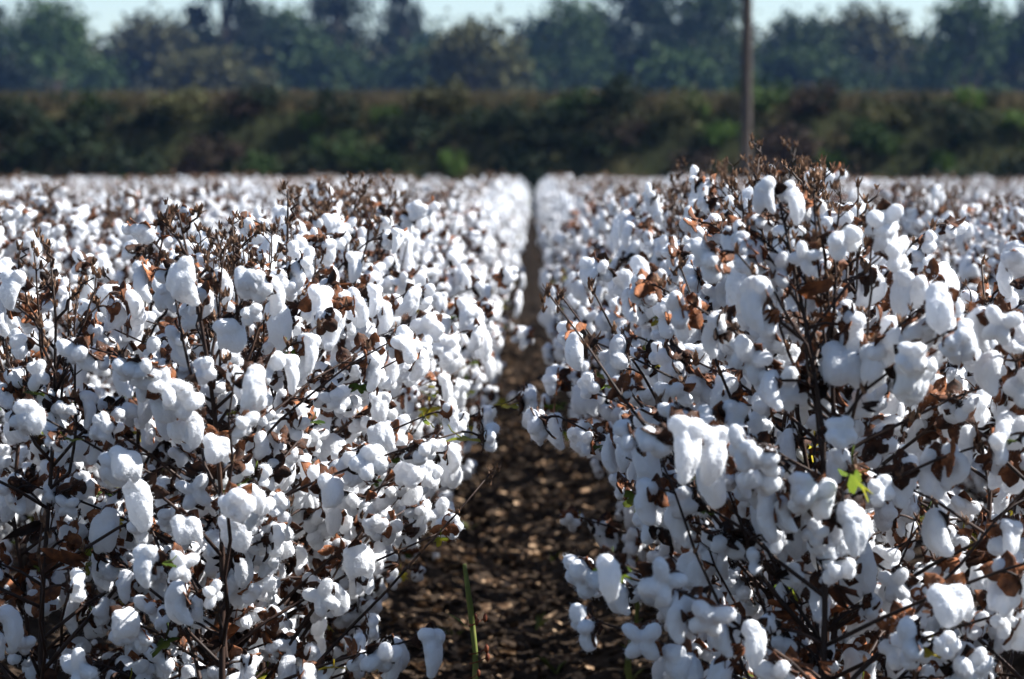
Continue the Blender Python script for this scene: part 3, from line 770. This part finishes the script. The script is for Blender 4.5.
tag(t, 'brown wooden utility pole standing in front of the levee', 'utility pole')

# ------------------------------------------------------------------ trees beyond the levee
def tree_meshes(seed, H, rx, base, matl, n=5200, leaf=.26):
    r = random.Random(seed); g = np.random.default_rng(seed)
    b = MB(); bend = [(r.uniform(-.3, .3), r.uniform(-.3, .3)) for _ in range(5)]
    tr = [Vector((bend[i][0] * i / 2, bend[i][1] * i / 2, -.3 + H * .8 * i / 4)) for i in range(5)]
    b.tube(tr, [H * .022 * (1 - .2 * i) + .02 for i in range(5)], 7)
    C = []; nc = 34
    for i in range(nc):
        t = r.random() ** .8; z = base + (H - base) * (.05 + .92 * t)
        prof = math.sin(math.pi * min(1, .18 + .80 * t)) ** .7
        a = r.uniform(0, 6.28); rr = rx * prof * math.sqrt(r.uniform(.15, 1))
        c = Vector((rr * math.cos(a), rr * math.sin(a), z)); k = min(4, max(1, int(z / H * 4)))
        s = tr[k].copy(); s.z = min(s.z, z - .1 * rr)
        b.tube([s, s.lerp(c, .5) + Vector((0, 0, .15 * rr)), c], [H * .008, H * .005, H * .002], 4, cap=False)
        sp = rx * r.uniform(.14, .27)
        C.append(np.array(c) + g.normal(0, 1, (n // nc, 3)) * np.array([sp, sp, sp * .75]))
    C = np.concatenate(C); V_, F_ = quads(C, leaf, seed + 1)
    return b.mesh('trunk', [M['bark']]), mesh_np('crown', V_, F_, [matl])
TP = [tree_meshes(1300, 14, 4.2, 1.5, M['f_dark']), tree_meshes(1301, 12, 4.8, 1.0, M['f_green']), tree_meshes(1302, 18, 4.0, 4.0, M['f_dark']),
      tree_meshes(1303, 11, 4.6, .6, M['f_olive']), tree_meshes(1304, 9, 4.0, .2, M['f_green']), tree_meshes(1305, 16, 5.0, 2.0, M['f_green'])]
TH = [14, 12, 18, 11, 9, 16]
tr_ = random.Random(61)
def put_tree(px, top_y, dist, k, label, wide=1.0, group=None):
    dist *= 2.0
    h = (HORIZON - top_y) / FPX * dist + EYE; s = h / TH[k]
    t = empty('tree', ((px - VPX) / FPX * dist, dist, 0), tr_.uniform(0, 6.28)); t.scale = (s * wide, s * wide, s)
    ob('trunk', TP[k][0], t); ob('crown', TP[k][1], t); tag(t, label, 'tree', group)
G = 'trees beyond the levee'
def side_of(px): return 'at far left' if px < 180 else 'left of the furrow' if px < 460 else 'above the furrow' if px < 620 else 'beside the pole' if px < 860 else 'at far right'
for px, ty, d, k, wd, lb in [
    (55, 2, 175, 5, 1.05, 'broad dark tree behind the levee at the left edge, crown near the frame top'),
    (228, -38, 190, 2, .85, 'tall narrow tree cut by the frame top, between two sky gaps at left'),
    (337, -48, 195, 2, .75, 'tall thin tree cut by the frame top, left of the lone sky-edged crown'),
    (402, -30, 200, 2, .6, 'slim tall tree just left of the wide sky gap'),
    (285, 12, 205, 1, 1.0, 'rounded mid-green tree between the two tall trees at left'),
    (160, 22, 200, 3, 1.0, 'lower tree under the left sky gap'),
    (480, 26, 150, 3, .9, 'low olive tree under the wide sky gap left of the furrow'),
    (570, 0, 185, 5, .8, 'large pale green tree above the end of the furrow'),
    (640, -12, 195, 0, .95, 'tall dark tree left of the utility pole'),
    (705, -22, 185, 5, .8, 'large dark tree right behind the utility pole'),
    (800, 20, 190, 1, .9, 'green tree just right of the utility pole under the sky gap'),
    (870, 14, 200, 3, .9, 'low tree under the sky gap at right'),
    (965, -6, 170, 5, .85, 'big dark tree behind the levee near the right edge'),
    (1040, 4, 175, 0, .9, 'dark tree cut by the right frame edge'),
    (-20, 10, 180, 0, 1.0, 'dark tree cut by the left frame edge')]:
    put_tree(px, ty, d, k, lb, wd)
for i in range(34):
    px = -260 + 1540 * (i + .5) / 34 + tr_.uniform(-18, 18); d = tr_.uniform(215, 330)
    put_tree(px, tr_.uniform(28, 52), d, tr_.choice([0, 1, 3, 5]), 'hazy blue-green tree in the back line of the wood, ' + side_of(px), 1.15, G)
for i in range(30):
    px = -260 + 1540 * (i + .5) / 30 + tr_.uniform(-15, 15); d = tr_.uniform(165, 205)
    put_tree(px, tr_.uniform(50, 82), d, tr_.choice([4, 3, 4]), 'low bushy tree filling in just behind the levee, ' + side_of(px), 1.2, G)

# ------------------------------------------------------------------ haze
vm = bpy.data.materials.new('haze'); vm.use_nodes = True
n = vm.node_tree
for q in list(n.nodes):
    if q.type == 'BSDF_PRINCIPLED': n.nodes.remove(q)
pv = n.nodes.new('ShaderNodeVolumePrincipled'); pv.inputs['Color'].default_value = (.26, .48, 1.0, 1); pv.inputs['Density'].default_value = .00010; pv.inputs['Anisotropy'].default_value = 0.0
n.links.new(pv.outputs[0], n.nodes['Material Output'].inputs['Volume'])
bm = bmesh.new(); bmesh.ops.create_cube(bm, size=1)
for v in bm.verts: v.co = Vector((v.co.x * 3400, v.co.y * 5600 + 900, -1.5 if v.co.z < 0 else 62))
me = bpy.data.meshes.new('haze'); bm.to_mesh(me); bm.free(); me.materials.append(vm)
tag(ob('haze', me), 'thin bluish haze in the distance', 'haze', kind='stuff')
